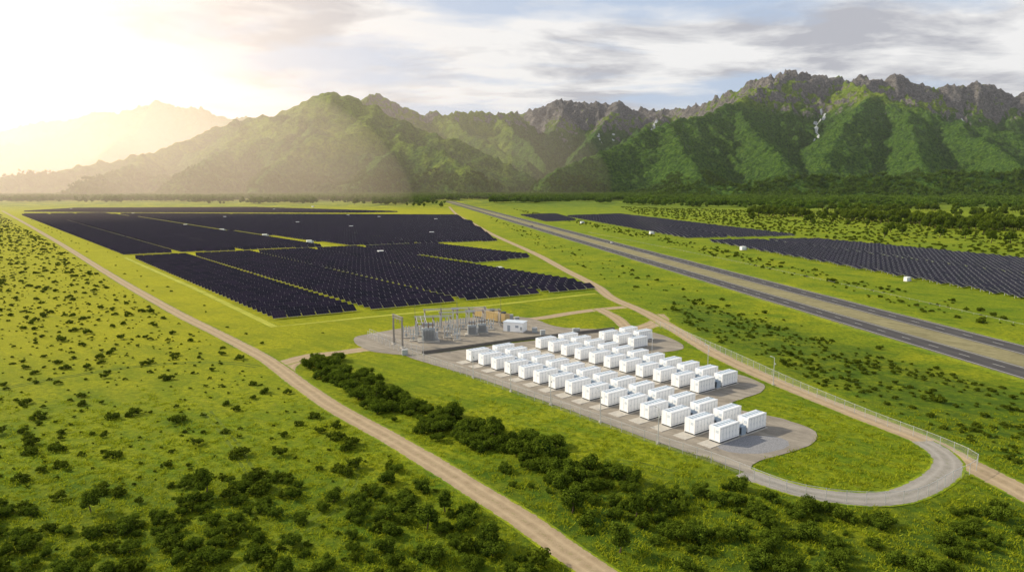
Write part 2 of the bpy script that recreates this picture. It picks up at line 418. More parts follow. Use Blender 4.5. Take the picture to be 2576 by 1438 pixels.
ribbon("gravel_lane",G((1560,832),(1610,826),(1660,806),(1650,790)),8,.053,M_DIRT)
ribbon("perimeter_track",G((1870,1188),(1925,1208),(2000,1232),(2080,1247),(2170,1256),(2260,1250),(2330,1222),(2375,1190),(2385,1160),(2355,1130),(2320,1110)),5.5,.065,M_TRACK)
def wheel_trail(pts,gauge=1.7):
    C=smooth_line(G(*pts),3.);T_=np.gradient(C,axis=0);T_/=np.linalg.norm(T_,axis=1)[:,None];N_=np.stack([T_[:,1],-T_[:,0]],1)
    for s_ in(-.5,.5): ribbon("wheel_track",C+N_*gauge*s_,.75,.03,M_TRAIL,smooth=False,clear=False)
wheel_trail([(885,1165),(888,1200),(870,1240),(835,1280),(780,1320),(700,1365),(610,1430),(560,1480)])
wheel_trail([(-100,1000),(150,950),(380,918),(560,912),(650,922)])
wheel_trail([(1420,1180),(1560,1160),(1700,1190)],1.6)
wheel_trail([(520,1035),(590,1120),(640,1200),(700,1240)],1.4)
N0=np.array([139.,180.]);HD=np.array([-.165,.986]);HN=np.array([.986,.165])
def hline(off,s0=-160,s1=2300,n=300):
    s=np.linspace(s0,s1,n);return N0+HD*s[:,None]+HN*off
ribbon("highway_verge",hline(11.7),42,.03,M_MEDIAN,smooth=False)
for off in(0,23.5):
    ribbon("highway",hline(off),11.5,.08,M_ASPH,cols=(0,.05,.12,.3,.5,.7,.88,.95,1),edge=(1,)*9,smooth=False,clear=False)
    for q in(-4.6,4.6): ribbon("road_marking",hline(off+q,-160,1200),.22,.10,M_MARK,cols=(0,1),edge=(1,1),smooth=False,clear=False)
V=[];Fm=[]
for off in(0,23.5):
    for s in np.arange(-150,900,12.):
        b=len(V)
        for ds,dn in((0,-.1),(4,-.1),(4,.1),(0,.1)):
            p=N0+HD*(s+ds)+HN*(off+dn);V.append((p[0],p[1],.10))
        Fm.append((b+3,b+2,b+1,b))
mesh_np("lane_dashes",V,np.array(Fm)[:,::-1],[M_MARK])
bess=G((1000,893),(1060,893),(1290,862),(1480,842),(1550,830),(1640,832),(1715,862),(1725,880),(1650,888),(1640,896),(1700,905),(1850,938),(1925,965),(1922,985),(1870,1003),(1832,1015),(1850,1030),(1960,1050),(2045,1078),(2062,1100),(2030,1125),(1960,1145),(1900,1162),(1885,1178),(1905,1200),(1800,1160),(1655,1113),(1510,1060),(1385,1015),(1190,945))
sheet("gravel_yard",bess,.09,M_GRAVEL,.25)
suby=G((880,850),(925,840),(1060,817),(1160,800),(1250,793),(1345,800),(1400,826),(1540,828),(1540,836),(1290,858),(1060,892),(1000,893),(915,882))
sheet("substation_yard",suby,.075,M_GRAVEL,.25)

# ---------------------------------------------------------------- solar fields
E1=np.array([.846,.533]);E2=np.array([-.632,.775])
SOLAR=[]
def unit(a,b):
    d=np.array(g(*b))-np.array(g(*a));return d/np.linalg.norm(d)
def solar(name,poly,gaps=(),sp=6.0,e1=E1,e2=E2,tl=5.1,tg=.4,chord=5.3,tilt=23,gapw=.6):
    SOLAR.append(poly)
    poly=np.array(poly);M=np.linalg.inv(np.stack([e1,e2],1));ab=poly@M.T
    a0,a1=ab[:,0].min(),ab[:,0].max();b0,b1=ab[:,1].min(),ab[:,1].max()
    bs=np.arange(b0+2,b1,sp);as_=np.arange(a0+.5,a1,tl+tg)
    A,B=np.meshgrid(as_+tl/2,bs);A=A.ravel();B=B.ravel()
    XY=A[:,None]*e1+B[:,None]*e2
    ok=inpoly(XY[:,0],XY[:,1],poly)
    for (p,q) in gaps:
        p=np.array(p);q=np.array(q);d=q-p;L=np.hypot(*d);dd=np.abs((XY[:,0]-p[0])*d[1]-(XY[:,1]-p[1])*d[0])/L
        ok&=dd>(gapw/2+tl*.4*abs(e1[0]*d[1]-e1[1]*d[0])/L)
    XY=XY[ok];n=len(XY)
    up=np.array([-e1[1],e1[0]]);ct,st=math.cos(math.radians(tilt)),math.sin(math.radians(tilt))
    zc=1.75+RNG.uniform(-.06,.06,n)
    V=np.zeros((n,8,3))
    jt=RNG.uniform(-.02,.02,n)
    for i,(sa,sb) in enumerate(((-1,-1),(1,-1),(1,1),(-1,1))):
        V[:,i,:2]=XY+e1*(sa*tl/2)+up*(sb*chord/2*ct);V[:,i,2]=zc+sb*chord/2*(st+jt)
        V[:,i+4]=V[:,i]-np.array([0,0,.08])
    base=(np.arange(n)*8)[:,None,None]
    F=(base+np.array([[0,1,2,3],[7,6,5,4],[0,4,5,1],[2,6,7,3],[1,5,6,2],[3,7,4,0]])).reshape(-1,4)
    uvq=np.zeros((n,6,4,2));uvq[:]=.5;uvq[:,0]=np.array([[0,0],[5,0],[5,2],[0,2]])
    mi=np.tile([0,1,1,1,1,1],n);tone=np.repeat(RNG.uniform(0,1,n),6)
    Vl=V.reshape(-1,3)
    Vp=[];Fp=[]
    for sa in(-.6,.6):
        c=XY+e1*(sa*tl/2);q=np.zeros((n,8,3))
        for i,(dx,dy) in enumerate(((-.08,-.08),(.08,-.08),(.08,.08),(-.08,.08))):
            q[:,i,:2]=c+np.array([dx,dy]);q[:,i,2]=0;q[:,i+4,:2]=q[:,i,:2];q[:,i+4,2]=zc-.1
        Vp.append(q.reshape(-1,3))
    off=len(Vl)
    for k,q in enumerate(Vp):
        bb=(off+k*n*8+np.arange(n)*8)[:,None,None]
        Fp.append((bb+np.array([[0,1,5,4],[1,2,6,5],[2,3,7,6],[3,0,4,7]])).reshape(-1,4))
    Fq=np.concatenate([F]+Fp);Va=np.concatenate([Vl]+Vp);extra=len(Fq)-len(F)
    return mesh_np(name,Va,Fq,[M_PANEL,M_STEEL],np.concatenate([mi,np.ones(extra,int)]),attrs={'tone':('FACE',np.concatenate([tone,np.zeros(extra)]))},
        uv=np.concatenate([uvq.reshape(-1,2),np.full((extra*4,2),.5)]))
def seg(a,b): return (g(*a),g(*b))
solar("solar_array",G((685,805),(335,651),(905,625),(1484,722),(1490,728)),[seg((930,783),(475,642)),seg((1165,760),(635,637)),seg((1385,745),(790,632))],e1=unit((685,805),(1490,728)),e2=unit((685,805),(335,651)))
solar("solar_array",G((920,626),(1090,616),(1345,650),(1190,662)))
solar("solar_array",G((307,642),(55,540),(262,538),(340,548),(560,583),(815,622)),[seg((440,636),(110,537)),seg((600,630),(180,537))])
solar("solar_array",G((300,539),(350,546),(560,578),(880,619),(1085,612),(1245,607),(1222,589),(1215,586),(1208,575),(1190,571),(1185,558),(1165,555),(1150,543)),[seg((1040,612),(560,537)),seg((340,556),(1190,563))],gapw=2)
solar("solar_array",G((60,533),(190,525),(640,523),(1000,534),(880,536),(300,535)),sp=7)
solar("solar_array",G((1425,545),(1560,540),(2000,594),(1725,600)),[seg((1500,542),(1860,601))])
solar("solar_array",G((1310,542),(1400,540),(1450,555),(1372,558)))
r2a=np.array(g(1785,609));r2b=np.array(g(2576,755));r2c=np.array(g(2060,605));r2d=np.array(g(2576,655))
solar("solar_array",[tuple(r2a),tuple(r2b+(r2b-r2a)*.25),tuple(r2d+(r2d-r2c)*.5),tuple(r2c)],[(tuple(r2a*.5+r2c*.5),tuple(r2b*.5+r2d*.5))],gapw=2)
for a in ([(315,648),(500,730),(690,822),(900,800),(1200,772),(1500,738)],[(300,645),(600,640),(905,622),(1250,608)],[(830,620),(560,580),(330,546),(255,536)],[(905,622),(1200,668),(1500,722)]):
    ribbon("service_track",G(*a),3.2,.04,M_FIELDG,smooth=False)

# ---------------------------------------------------------------- ground
tx=np.linspace(-5.15,5.15,560);ty=np.linspace(-1.2,5.0,520)
gxs=150*np.sinh(tx);gys=130+150*np.sinh(ty)
GXm,GYm=np.meshgrid(gxs,gys)
def soft(poly,w=10):
    p=np.array(poly);x=GXm;y=GYm;d=np.full(x.shape,1e9)
    for i in range(len(p)):
        a=p[i];b=p[(i+1)%len(p)];e=b-a;t=np.clip(((x-a[0])*e[0]+(y-a[1])*e[1])/(e@e),0,1)
        d=np.minimum(d,np.hypot(x-a[0]-t*e[0],y-a[1]-t*e[1]))
    d=np.where(inpoly(x,y,p),d,-d)+w*1.5*fbm(x/25,y/25,3)
    return sst(-w,w,d)
slope_poly=G((1700,740),(2000,830),(2280,910),(2576,990),(2800,1100),(2800,1300),(2576,1180),(2350,1085),(2150,1005),(1950,920),(1800,850),(1680,800))
fore_poly=G((1080,1200),(1250,1290),(1500,1438),(1600,1700),(3400,1700),(3000,1290),(2576,1270),(2450,1230),(2250,1285),(2050,1275),(1900,1225),(1700,1180),(1500,1230),(1250,1190))
fl_poly=G((-600,1280),(300,1230),(800,1200),(1000,1240),(1400,1438),(1400,1700),(-1500,1700))
dark=np.maximum.reduce([soft(slope_poly,7)*.7,soft(fore_poly,10)*.85,soft(fl_poly,14)*.5])
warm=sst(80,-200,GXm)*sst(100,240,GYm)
farv=sst(1300,2000,GYm)
ni,nj=GXm.shape;idx=np.arange(ni*nj).reshape(ni,nj)
Fg=np.stack([idx[:-1,:-1],idx[:-1,1:],idx[1:,1:],idx[1:,:-1]],-1).reshape(-1,4)
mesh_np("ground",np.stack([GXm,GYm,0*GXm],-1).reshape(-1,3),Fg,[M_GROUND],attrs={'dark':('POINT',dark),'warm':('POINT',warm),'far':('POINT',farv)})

# ---------------------------------------------------------------- vegetation
def crown(name,lobes,nleaf,ls,mats,trunk=None,flat=.75,seed=0,core=.78,ct=0.):
    r=np.random.default_rng(seed);V=[];Fq=[];mi=[];tone=[]
    lob=np.array(lobes)
    w=lob[:,3]**2;w/=w.sum();k=r.choice(len(lob),nleaf,p=w)
    d=r.normal(size=(nleaf,3));d/=np.linalg.norm(d,axis=1)[:,None];d[:,2]=np.where(d[:,2]<-.5,-d[:,2],d[:,2])
    rad=lob[k,3]*(1-.42*r.random(nleaf)**1.8)*(1+.30*np.array(perlin(d[:,0]*2.1+k*3.1,d[:,1]*2.1+d[:,2]*1.7)))
    stray=r.random(nleaf)<.08;rad=np.where(stray,rad*r.uniform(1.05,1.35,nleaf),rad)
    c=lob[k,:3]+d*rad[:,None]*np.array([1,1,flat]);c[:,2]=np.maximum(c[:,2],.05)
    n=d+r.normal(size=(nleaf,3))*.55;n/=np.linalg.norm(n,axis=1)[:,None]
    a=np.cross(n,r.normal(size=(nleaf,3)));a/=np.linalg.norm(a,axis=1)[:,None];b=np.cross(n,a)
    s=ls*r.uniform(.55,1.35,nleaf)[:,None]
    Q=np.stack([c-a*s-b*s*.3,c-b*s*.6+a*s*.1,c+a*s+b*s*.2,c+b*s*.65-a*s*.15],1)
    Vn=Q.reshape(-1,3);Fn=np.arange(nleaf*4).reshape(-1,4)
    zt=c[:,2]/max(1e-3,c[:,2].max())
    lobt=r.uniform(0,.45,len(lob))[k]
    tn=np.clip(.05+.5*zt+lobt*.6+r.uniform(-.25,.25,nleaf),0,1)  # random lobe and leaf tone, plus lighter lit tops put into the colour
    V.append(Vn);Fq.append(Fn);mi.append(np.zeros(nleaf,int));tone.append(tn)
    off=len(Vn)
    for L in lob:
        nu,nv=7,5;vv=[]
        for i in range(nv+1):
            th=math.pi*i/nv
            for j in range(nu):
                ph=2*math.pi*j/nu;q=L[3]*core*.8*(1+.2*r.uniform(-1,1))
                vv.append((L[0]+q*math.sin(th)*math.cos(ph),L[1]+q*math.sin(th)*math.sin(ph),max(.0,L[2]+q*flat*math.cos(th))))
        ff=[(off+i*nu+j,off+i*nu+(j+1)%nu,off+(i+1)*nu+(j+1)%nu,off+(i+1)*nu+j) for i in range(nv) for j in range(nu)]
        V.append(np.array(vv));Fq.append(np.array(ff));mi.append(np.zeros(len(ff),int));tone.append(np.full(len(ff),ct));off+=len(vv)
    if trunk:
        mb=MB();hgt,tr=trunk
        mb.cyl((0,0,0),(.1,0,hgt),tr,1,7,tr*.6)
        for L in lob[:6]: mb.cyl((.1,0,hgt*.85),tuple(L[:3]),tr*.45,1,5,tr*.15)
        fv=[f for f in mb.f if len(f)==4]
        V.append(np.array(mb.v));Fq.append(np.array(fv)+off);mi.append(np.ones(len(fv),int));tone.append(np.zeros(len(fv)))
    return mesh_np(name,np.concatenate(V),np.concatenate(Fq),mats,np.concatenate(mi),link=False,attrs={'tone':('FACE',np.concatenate(tone))})
def lob_bush(r,R=1.,n=6,h=.8):
    L=[(0,0,h*.45*R,R*.55)]
    for i in range(n):
        a=r.uniform(0,6.28);q=R*r.uniform(.3,.85);L.append((q*math.cos(a),q*math.sin(a),R*h*r.uniform(.2,.8),R*r.uniform(.2,.45)))
    return L
def lob_tree(r,H_,R,n=10):
    L=[(0,0,H_*.62,R*.7)]
    for i in range(n):
        a=r.uniform(0,6.28);zz=r.uniform(.35,.92);q=R*r.uniform(.3,.75)*(1.15-abs(zz-.55)*1.1);L.append((q*math.cos(a),q*math.sin(a),H_*zz,R*r.uniform(.28,.48)))
    return L
pr=random.Random(5)
def coll(name,obs):
    c=bpy.data.collections.new(name)
    for o in obs: c.objects.link(o)
    return c
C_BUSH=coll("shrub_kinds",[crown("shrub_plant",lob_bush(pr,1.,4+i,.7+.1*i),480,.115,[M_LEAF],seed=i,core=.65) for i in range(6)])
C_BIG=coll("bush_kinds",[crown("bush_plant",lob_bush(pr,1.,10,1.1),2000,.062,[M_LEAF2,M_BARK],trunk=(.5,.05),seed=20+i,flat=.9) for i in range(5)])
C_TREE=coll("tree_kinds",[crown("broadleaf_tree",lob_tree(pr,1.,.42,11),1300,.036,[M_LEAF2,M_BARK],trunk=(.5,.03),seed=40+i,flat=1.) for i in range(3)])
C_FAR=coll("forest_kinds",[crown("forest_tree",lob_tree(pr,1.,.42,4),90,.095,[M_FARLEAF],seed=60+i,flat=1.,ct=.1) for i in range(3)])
def tuft(name,seed):
    r=np.random.default_rng(seed);n=22;V=[];tn=[]
    for i in range(n):
        a=r.uniform(0,6.28);q=r.uniform(0,.6)**.8;x,y=q*math.cos(a),q*math.sin(a);b=r.uniform(0,6.28);h=r.uniform(.12,.32);w=.05
        dx,dy=math.cos(b)*w,math.sin(b)*w;lx,ly=r.uniform(-.3,.3,2)
        V+=[(x-dx,y-dy,0),(x+dx,y+dy,0),(x+lx+dx*.5,y+ly+dy*.5,h),(x+lx-dx*.5,y+ly-dy*.5,h)];tn.append(r.uniform(0,1))
    return mesh_np(name,V,np.arange(n*4).reshape(-1,4),[M_TUFT],link=False,attrs={'tone':('FACE',tn)})
C_TUFT=coll("tuft_kinds",[tuft("grass_tuft",i) for i in range(3)])
def scatter(name,xy,sc,C,z=None):
    xy=np.asarray(xy);n=len(xy);V=np.zeros((n,3),np.float32);V[:,:2]=xy
    if z is not None: V[:,2]=z
    me=bpy.data.meshes.new(name);me.vertices.add(n);me.vertices.foreach_set('co',V.ravel())
    a=me.attributes.new('sc','FLOAT','POINT');a.data.foreach_set('value',np.asarray(sc,np.float32))
    a=me.attributes.new('rot','FLOAT','POINT');a.data.foreach_set('value',RNG.uniform(0,6.28,n).astype(np.float32))
    a=me.attributes.new('kind','INT','POINT');a.data.foreach_set('value',RNG.integers(0,len(C.objects),n).astype(np.int32))
    ob=bpy.data.objects.new(name,me);COL.objects.link(ob)
    ng=bpy.data.node_groups.new(name,'GeometryNodeTree')
    ng.interface.new_socket('Geometry',in_out='INPUT',socket_type='NodeSocketGeometry');ng.interface.new_socket('Geometry',in_out='OUTPUT',socket_type='NodeSocketGeometry')
    N=ng.nodes;gi=N.new('NodeGroupInput');go=N.new('NodeGroupOutput');ip=N.new('GeometryNodeInstanceOnPoints');ci=N.new('GeometryNodeCollectionInfo')
    ci.inputs[0].default_value=C;ci.inputs[1].default_value=True;ci.inputs[2].default_value=True
    def na(nm,ty):
        q=N.new('GeometryNodeInputNamedAttribute');q.data_type=ty;q.inputs[0].default_value=nm
        return [o for o in q.outputs if o.enabled and o.name=='Attribute'][0]
    cx=N.new('ShaderNodeCombineXYZ');L=ng.links.new
    L(gi.outputs[0],ip.inputs['Points']);L(ci.outputs[0],ip.inputs['Instance']);ip.inputs['Pick Instance'].default_value=True
    L(na('kind','INT'),ip.inputs['Instance Index']);L(na('rot','FLOAT'),cx.inputs[2]);L(cx.outputs[0],ip.inputs['Rotation'])
    L(na('sc','FLOAT'),ip.inputs['Scale']);L(ip.outputs[0],go.inputs[0])
    md=ob.modifiers.new('scatter','NODES');md.node_group=ng;return ob
def clear(x,y,mar=1.):
    ok=np.ones(x.shape,bool)
    for C,hw in LINES:
        c=C[::2] if len(C)>6 else C
        R=hw+mar+1
        m=ok&(x>c[:,0].min()-R)&(x<c[:,0].max()+R)&(y>c[:,1].min()-R)&(y<c[:,1].max()+R)
        ii=np.where(m)[0]
        if len(ii)==0: continue
        a=C[:-1];e=C[1:]-C[:-1];ee=(e**2).sum(1)
        for s in range(0,len(ii),4000):
            j=ii[s:s+4000];px=x[j][:,None]-a[:,0];py=y[j][:,None]-a[:,1]
            t=np.clip((px*e[:,0]+py*e[:,1])/ee,0,1);d=np.hypot(px-t*e[:,0],py-t*e[:,1]).min(1)
            ok[j[d<hw+mar]]=False
    for p in POLYS+SOLAR: ok&=~inpoly(x,y,p)
    return ok
def jgrid(poly,step,j=.8,keep=1.,mar=1.,ymax=1e9):
    p=np.array(poly);xs_=np.arange(p[:,0].min(),p[:,0].max(),step);ys_=np.arange(p[:,1].min(),min(p[:,1].max(),ymax),step)
    x,y=np.meshgrid(xs_,ys_);x=x.ravel()+RNG.uniform(-j,j,x.size)*step*.5;y=y.ravel()+RNG.uniform(-j,j,y.size)*step*.5
    ok=inpoly(x,y,p)&(RNG.random(x.size)<keep)&(np.abs(x)<y*.80+30);x=x[ok];y=y[ok]
    ok=clear(x,y,mar);return x[ok],y[ok]
def U(a,b,n): return RNG.uniform(a,b,n)
def UP(a,b,n,p=2.): return a+(b-a)*RNG.random(n)**p
left=G((-900,1700),(-900,540),(0,540),(40,565),(150,622),(300,715),(450,800),(600,880),(690,930),(745,975),(850,1042),(960,1102),(1080,1172),(1200,1247),(1320,1322),(1430,1402),(1520,1480),(1640,1700))
x,y=jgrid(left,5.6,1.3,.75,2.2);k=fbm(x/22,y/22,3)>-.34;x=x[k];y=y[k]
scatter("shrubs",np.stack([x,y],1),UP(.4,1.65,len(x),1.6)*(1+.25*(y<150)),C_BUSH)
x,y=jgrid(left,3.2,.9,.25,1.5,420);scatter("low_shrubs",np.stack([x,y],1),U(.2,.5,len(x)),C_BUSH)
x,y=jgrid(fl_poly,3.4,1.2,.75,2.5);k=(fbm(x/12+3,y/12,3)>-.02-.12*(y<112));x=x[k];y=y[k];scatter("bushes",np.stack([x,y],1),U(.7,1.8,len(x)),C_BIG)
near_left_strip=G((60,545),(330,660),(690,825),(900,812),(870,845),(790,885),(690,905),(450,775),(200,630))
x,y=jgrid(near_left_strip,11,.95,.35,2.5);scatter("shrubs",np.stack([x,y],1),U(.4,.9,len(x)),C_BUSH)
row=smooth_line(G((765,905),(800,930),(860,955),(950,1000),(1050,1045),(1150,1085),(1250,1115),(1350,1160),(1430,1185),(1540,1215)),2.)
pts=[];sc=[]
for p in row:
    for _ in range(4):
        q=p+RNG.normal(0,2.9,2);pts.append(q);sc.append(RNG.uniform(.8,2.7))
pts=np.array(pts);k=clear(pts[:,0],pts[:,1],2.5);scatter("bush_row",pts[k],np.array(sc)[k],C_BIG)
for nm,poly,st,kp,sa,sb,th in (("bushes",fore_poly,2.7,.8,.5,2.1,-.14),("bushes",G((1000,1150),(1300,1330),(1500,1438),(1600,1600),(800,1600),(900,1300)),3.6,.65,.9,2.4,-.1)):
    x,y=jgrid(poly,st,1.1,kp,3.);k=fbm(x/11+8,y/11,3)>th+.12*(y>108);x=x[k];y=y[k];scatter(nm,np.stack([x,y],1),UP(sa,sb,len(x),1.4),C_BIG)
tr=G((1240,1115),(1375,1165),(1640,1285),(1600,1300),(1075,1330),(1230,1370),(1440,1290),(520,1250),(230,1290),(950,1010),(1140,1060),(1560,1390),(1120,1290))
scatter("small_trees",np.array(tr),U(3.6,5.2,len(tr)),C_TREE)
mid=G((1180,520),(1250,545),(1380,600),(1600,680),(1900,770),(2200,860),(2576,980),(2900,1100),(2900,1300),(2576,1200),(2330,1080),(2150,1010),(1950,930),(1800,870),(1640,780),(1500,690),(1350,615))
x,y=jgrid(mid,6.0,.95,.5,3);k=fbm(x/22,y/22,3)>-.1;x=x[k];y=y[k];scatter("verge_shrubs",np.stack([x,y],1),UP(.4,1.5,len(x)),C_BUSH)
x,y=jgrid(slope_poly,2.4,1.,.65,3);k=fbm(x/10,y/14,3)>-.1;x=x[k];y=y[k];scatter("slope_scrub",np.stack([x,y],1),U(.3,.95,len(x)),C_BUSH)
rv=G((1290,525),(1400,545),(1700,600),(2100,690),(2576,800),(2900,880),(2900,980),(2576,850),(2300,780),(2000,695),(1700,620),(1500,575),(1350,545))
x,y=jgrid(rv,5.5,.95,.7,3);k=fbm(x/18,y/30,3)>-.15;x=x[k];y=y[k];scatter("verge_shrubs",np.stack([x,y],1),UP(.5,1.9,len(x)),C_BUSH)
rm=G((1560,520),(1900,530),(2300,545),(2700,560),(3000,690),(2576,650),(2060,598),(1600,538))
x,y=jgrid(rm,10,.95,.75,3);k=fbm(x/60,y/60,3)>-.25;x=x[k];y=y[k];scatter("meadow_shrubs",np.stack([x,y],1),U(1.0,2.4,len(x)),C_BUSH)
def grove(name,cx,n,sx,sy,a,b,C=C_TREE):
    P0=[]
    for (u,v) in cx:
        c=np.array(g(u,v));P0.append(c+RNG.normal(size=(n,2))*np.array([sx,sy]))
    P0=np.concatenate(P0);k=clear(P0[:,0],P0[:,1],4);P0=P0[k];scatter(name,P0,U(a,b,len(P0)),C)
grove("tree_grove",[(1960,542),(2000,545),(2110,548),(2150,552),(2200,558),(2240,556),(2290,562),(2320,558),(2360,568),(2400,575),(2430,570),(2480,578),(2530,572),(2570,580),(2100,530),(2210,535),(2330,530),(2470,545),(2570,535),(1930,538)],16,26,16,9,18)
grove("field_trees",[(2260,585),(2140,570),(2350,600),(2480,590),(1980,560),(1680,520),(1740,522),(1600,512),(930,515),(960,517),(1050,520),(540,514),(2560,610),(1060,522),(1110,510)],3,30,12,8,15)
n=66000;yy=np.sqrt(RNG.uniform(1350**2,4000**2,n));xx=RNG.uniform(-.84,.84,n)*yy
hz=height(xx,yy);rt=sst(.12,.4,xx/yy);edge=1900+260*fbm(xx/400,yy/900,3)+300*sst(-.25,-.7,xx/yy)-520*rt
cl=fbm(xx/130,yy/210,4)
pk=(yy>edge)&(cl>.10-.34*sst(2200-300*rt,2700-500*rt,yy))&(hz<120+90*cl)&~((np.abs(xx/yy+.055)<.022)&(yy<2700))
xx,yy,hz=xx[pk],yy[pk],hz[pk];k=clear(xx,yy,8);xx,yy,hz=xx[k],yy[k],hz[k]
scatter("forest",np.stack([xx,yy],1),U(11,23,len(xx)),C_FAR,np.maximum(hz,0)-.5)
tp=G((-300,1000),(900,880),(1500,980),(2700,1050),(3600,1700),(-1500,1700))
x,y=jgrid(tp,.95,1.,.6,.3,165);k=RNG.random(len(x))<np.clip((165-y)/70,0,1);x=x[k];y=y[k];scatter("grass_tufts",np.stack([x,y],1),U(.6,1.6,len(x)),C_TUFT)

# ---------------------------------------------------------------- battery yard
LX,LY,LZ=6.3,2.5,2.9
def container_mesh():
    m=MB()
    m.box(0,0,.15,LX-.1,LY-.1,.3,2)
    m.box(0,0,.3+LZ/2,LX,LY,LZ,0)
    for sx in(-1,1):
        for sy in(-1,1): m.box(sx*(LX/2-.08),sy*(LY/2-.08),.3+LZ/2,.2,.2,LZ+.06,0)
    for sy in(-1,1):
        for i in range(1,6): m.box(-LX/2+i*LX/6,sy*(LY/2+.006),.3+LZ/2,.045,.02,LZ-.35,3)
        m.box(0,sy*(LY/2+.008),.62,LX-.4,.02,.05,3);m.box(0,sy*(LY/2+.008),LZ+.02,LX-.4,.02,.04,3)
        for i in range(6):
            m.box(-LX/2+(i+.85)*LX/6,sy*(LY/2+.03),1.75,.04,.05,.4,1)
    for sx in(-1,1):
        m.box(sx*(LX/2+.008),0,.3+LZ/2,.02,.05,LZ-.3,3)
        m.box(sx*(LX/2+.012),-.6,2.3,.02,.7,.6,1)
    top=.3+LZ
    for i in range(6):
        m.box(-LX/2+(i+.5)*LX/6,.15,top+.03,LX/6-.22,LY*.52,.07,1)
        m.box(-LX/2+(i+.5)*LX/6,.15,top+.075,LX/6-.45,LY*.36,.04,4)
    m.box(0,-LY/2+.1,top+.03,LX-.2,.08,.06,0);m.box(0,LY/2-.1,top+.03,LX-.2,.08,.06,0)
    return m.mesh("battery_container",[M_WHITE,M_OFFW,M_DARK,M_SEAM,M_VENT])
ME_C=container_mesh()
def pcs_mesh():
    m=MB()
    m.box(0,0,.12,2.0,3.2,.24,4);m.box(0,-.75,1.1,1.5,1.2,1.75,1)
    for i in range(7): m.box(-.82,-1.25+i*.17,1.15,.14,.05,1.3,0);m.box(.82,-1.25+i*.17,1.15,.14,.05,1.3,0)
    m.box(0,.85,1.25,1.3,1.3,2.0,2);m.box(-.66,.85,1.3,.03,.9,1.5,3)
    for i in range(3): m.cyl((-.4+i*.4,-.75,1.97),(-.4+i*.4,-.75,2.4),.09,3,6)
    m.cyl((0,-.75,2.15),(0,.3,2.15),.16,1,8)
    return m.mesh("inverter_unit",[M_DARK,M_VENT,M_OFFW,M_VENT,M_CONC])
ME_P=pcs_mesh()
A=np.array([.80,.60]);B=np.array([-.60,.80]);ang=math.atan2(.6,.8);pads=MB()
def col(first,last,n,pair=None):
    f=np.array(g(*first));l=np.array(g(*last))
    for i in range(n):
        c0=f+(l-f)*i/max(1,n-1)
        for k,off in enumerate((0,9.3)):
            if pair is not None and k==1 and i>=pair: continue
            c=c0+A*(LX/2+off)+B*LY/2
            place("battery_container",ME_C,c[0],c[1],.16,ang)
            p=c-A*(1.6 if k==0 else .0);pads.box(p[0],p[1],.12,LX+(3.4 if k==0 else .6),LY+.7,.12,0,ang)
        if pair is None or i<pair:
            c=c0+A*(LX+1.5)+B*LY/2;place("inverter_unit",ME_P,c[0],c[1],.09,ang)
col((1185,912),(1810,1118),15);col((1360,880),(1757,992),11);col((1520,862),(1594,879),3,2)
COL.objects.link(bpy.data.objects.new("concrete_pads",pads.mesh("concrete_pads",[M_CONC])))
bc=np.array(g(1895,1118))
sheet("gravel_bed",[(bc[0]+7.5*math.cos(t),bc[1]+4.5*math.sin(t)+1.5*math.cos(t)) for t in np.linspace(0,6.28,16)[:-1]],.105,simple("crushed_stone",(.24,.24,.25),.95,.1,var=.35,sc=6),.2,1.,False,0)

def fence(name,pts,h=2.3,sp=3.,r=.05,fabric=True):
    C=smooth_line(pts,1.5) ;s=np.concatenate([[0],np.cumsum(np.linalg.norm(np.diff(C,axis=0),axis=1))]);n=int(s[-1]/sp)
    q=np.linspace(0,s[-1],n+1);xx=np.interp(q,s,C[:,0]);yy=np.interp(q,s,C[:,1]);m=MB()
    for i in range(n+1):
        m.cyl((xx[i],yy[i],0),(xx[i],yy[i],h+.1),r,0,5)
        if i<n:
            m.cyl((xx[i],yy[i],h),(xx[i+1],yy[i+1],h),r*.7,0,4)
            if fabric:
                b=len(m.v);m.v+=[(xx[i],yy[i],.05),(xx[i+1],yy[i+1],.05),(xx[i+1],yy[i+1],h),(xx[i],yy[i],h)];m.f.append((b,b+1,b+2,b+3));m.m.append(1)
    COL.objects.link(bpy.data.objects.new(name,m.mesh(name,[M_STEEL,M_FENCE])))
fence("chain_link_fence",G((925,848),(1020,891),(1190,952),(1385,1022),(1510,1067),(1655,1120),(1800,1168),(1900,1208),(1985,1240),(2100,1262),(2200,1268),(2300,1262),(2400,1212),(2458,1182),(2455,1165),(2350,1118),(2200,1060),(2000,975),(1850,905),(1760,865),(1700,838),(1650,820)),2.1,3,.05)
fence("substation_fence",G((930,842),(1000,868),(1062,889)),2.0)
mw=MB();pw=G((1062,891),(1180,875),(1290,859),(1420,844),(1545,830))
for p_,q_ in zip(pw[:-1],pw[1:]):
    mw.box((p_[0]+q_[0])/2,(p_[1]+q_[1])/2,.55,math.hypot(q_[0]-p_[0],q_[1]-p_[1])+.1,.35,.95,0,math.atan2(q_[1]-p_[1],q_[0]-p_[0]))
COL.objects.link(bpy.data.objects.new("retaining_wall",mw.mesh("retaining_wall",[M_DSTEEL])))
fence("field_fence",G((1480,585),(1830,655),(2180,730),(2540,812),(2800,870)),.7,6,.05,False)
mp=MB();mp.cyl((0,0,0),(0,0,7.2),.10,0,6,.06);mp.box(0,0,.2,.5,.5,.4,1);mp.cyl((0,0,7.1),(.9,0,7.3),.05,0,5);mp.box(1.0,0,7.28,.6,.25,.12,2);mp.box(-.25,0,5.6,.35,.2,.3,2)
ME_L=mp.mesh("lamp_post",[M_STEEL,M_CONC,M_GREY])
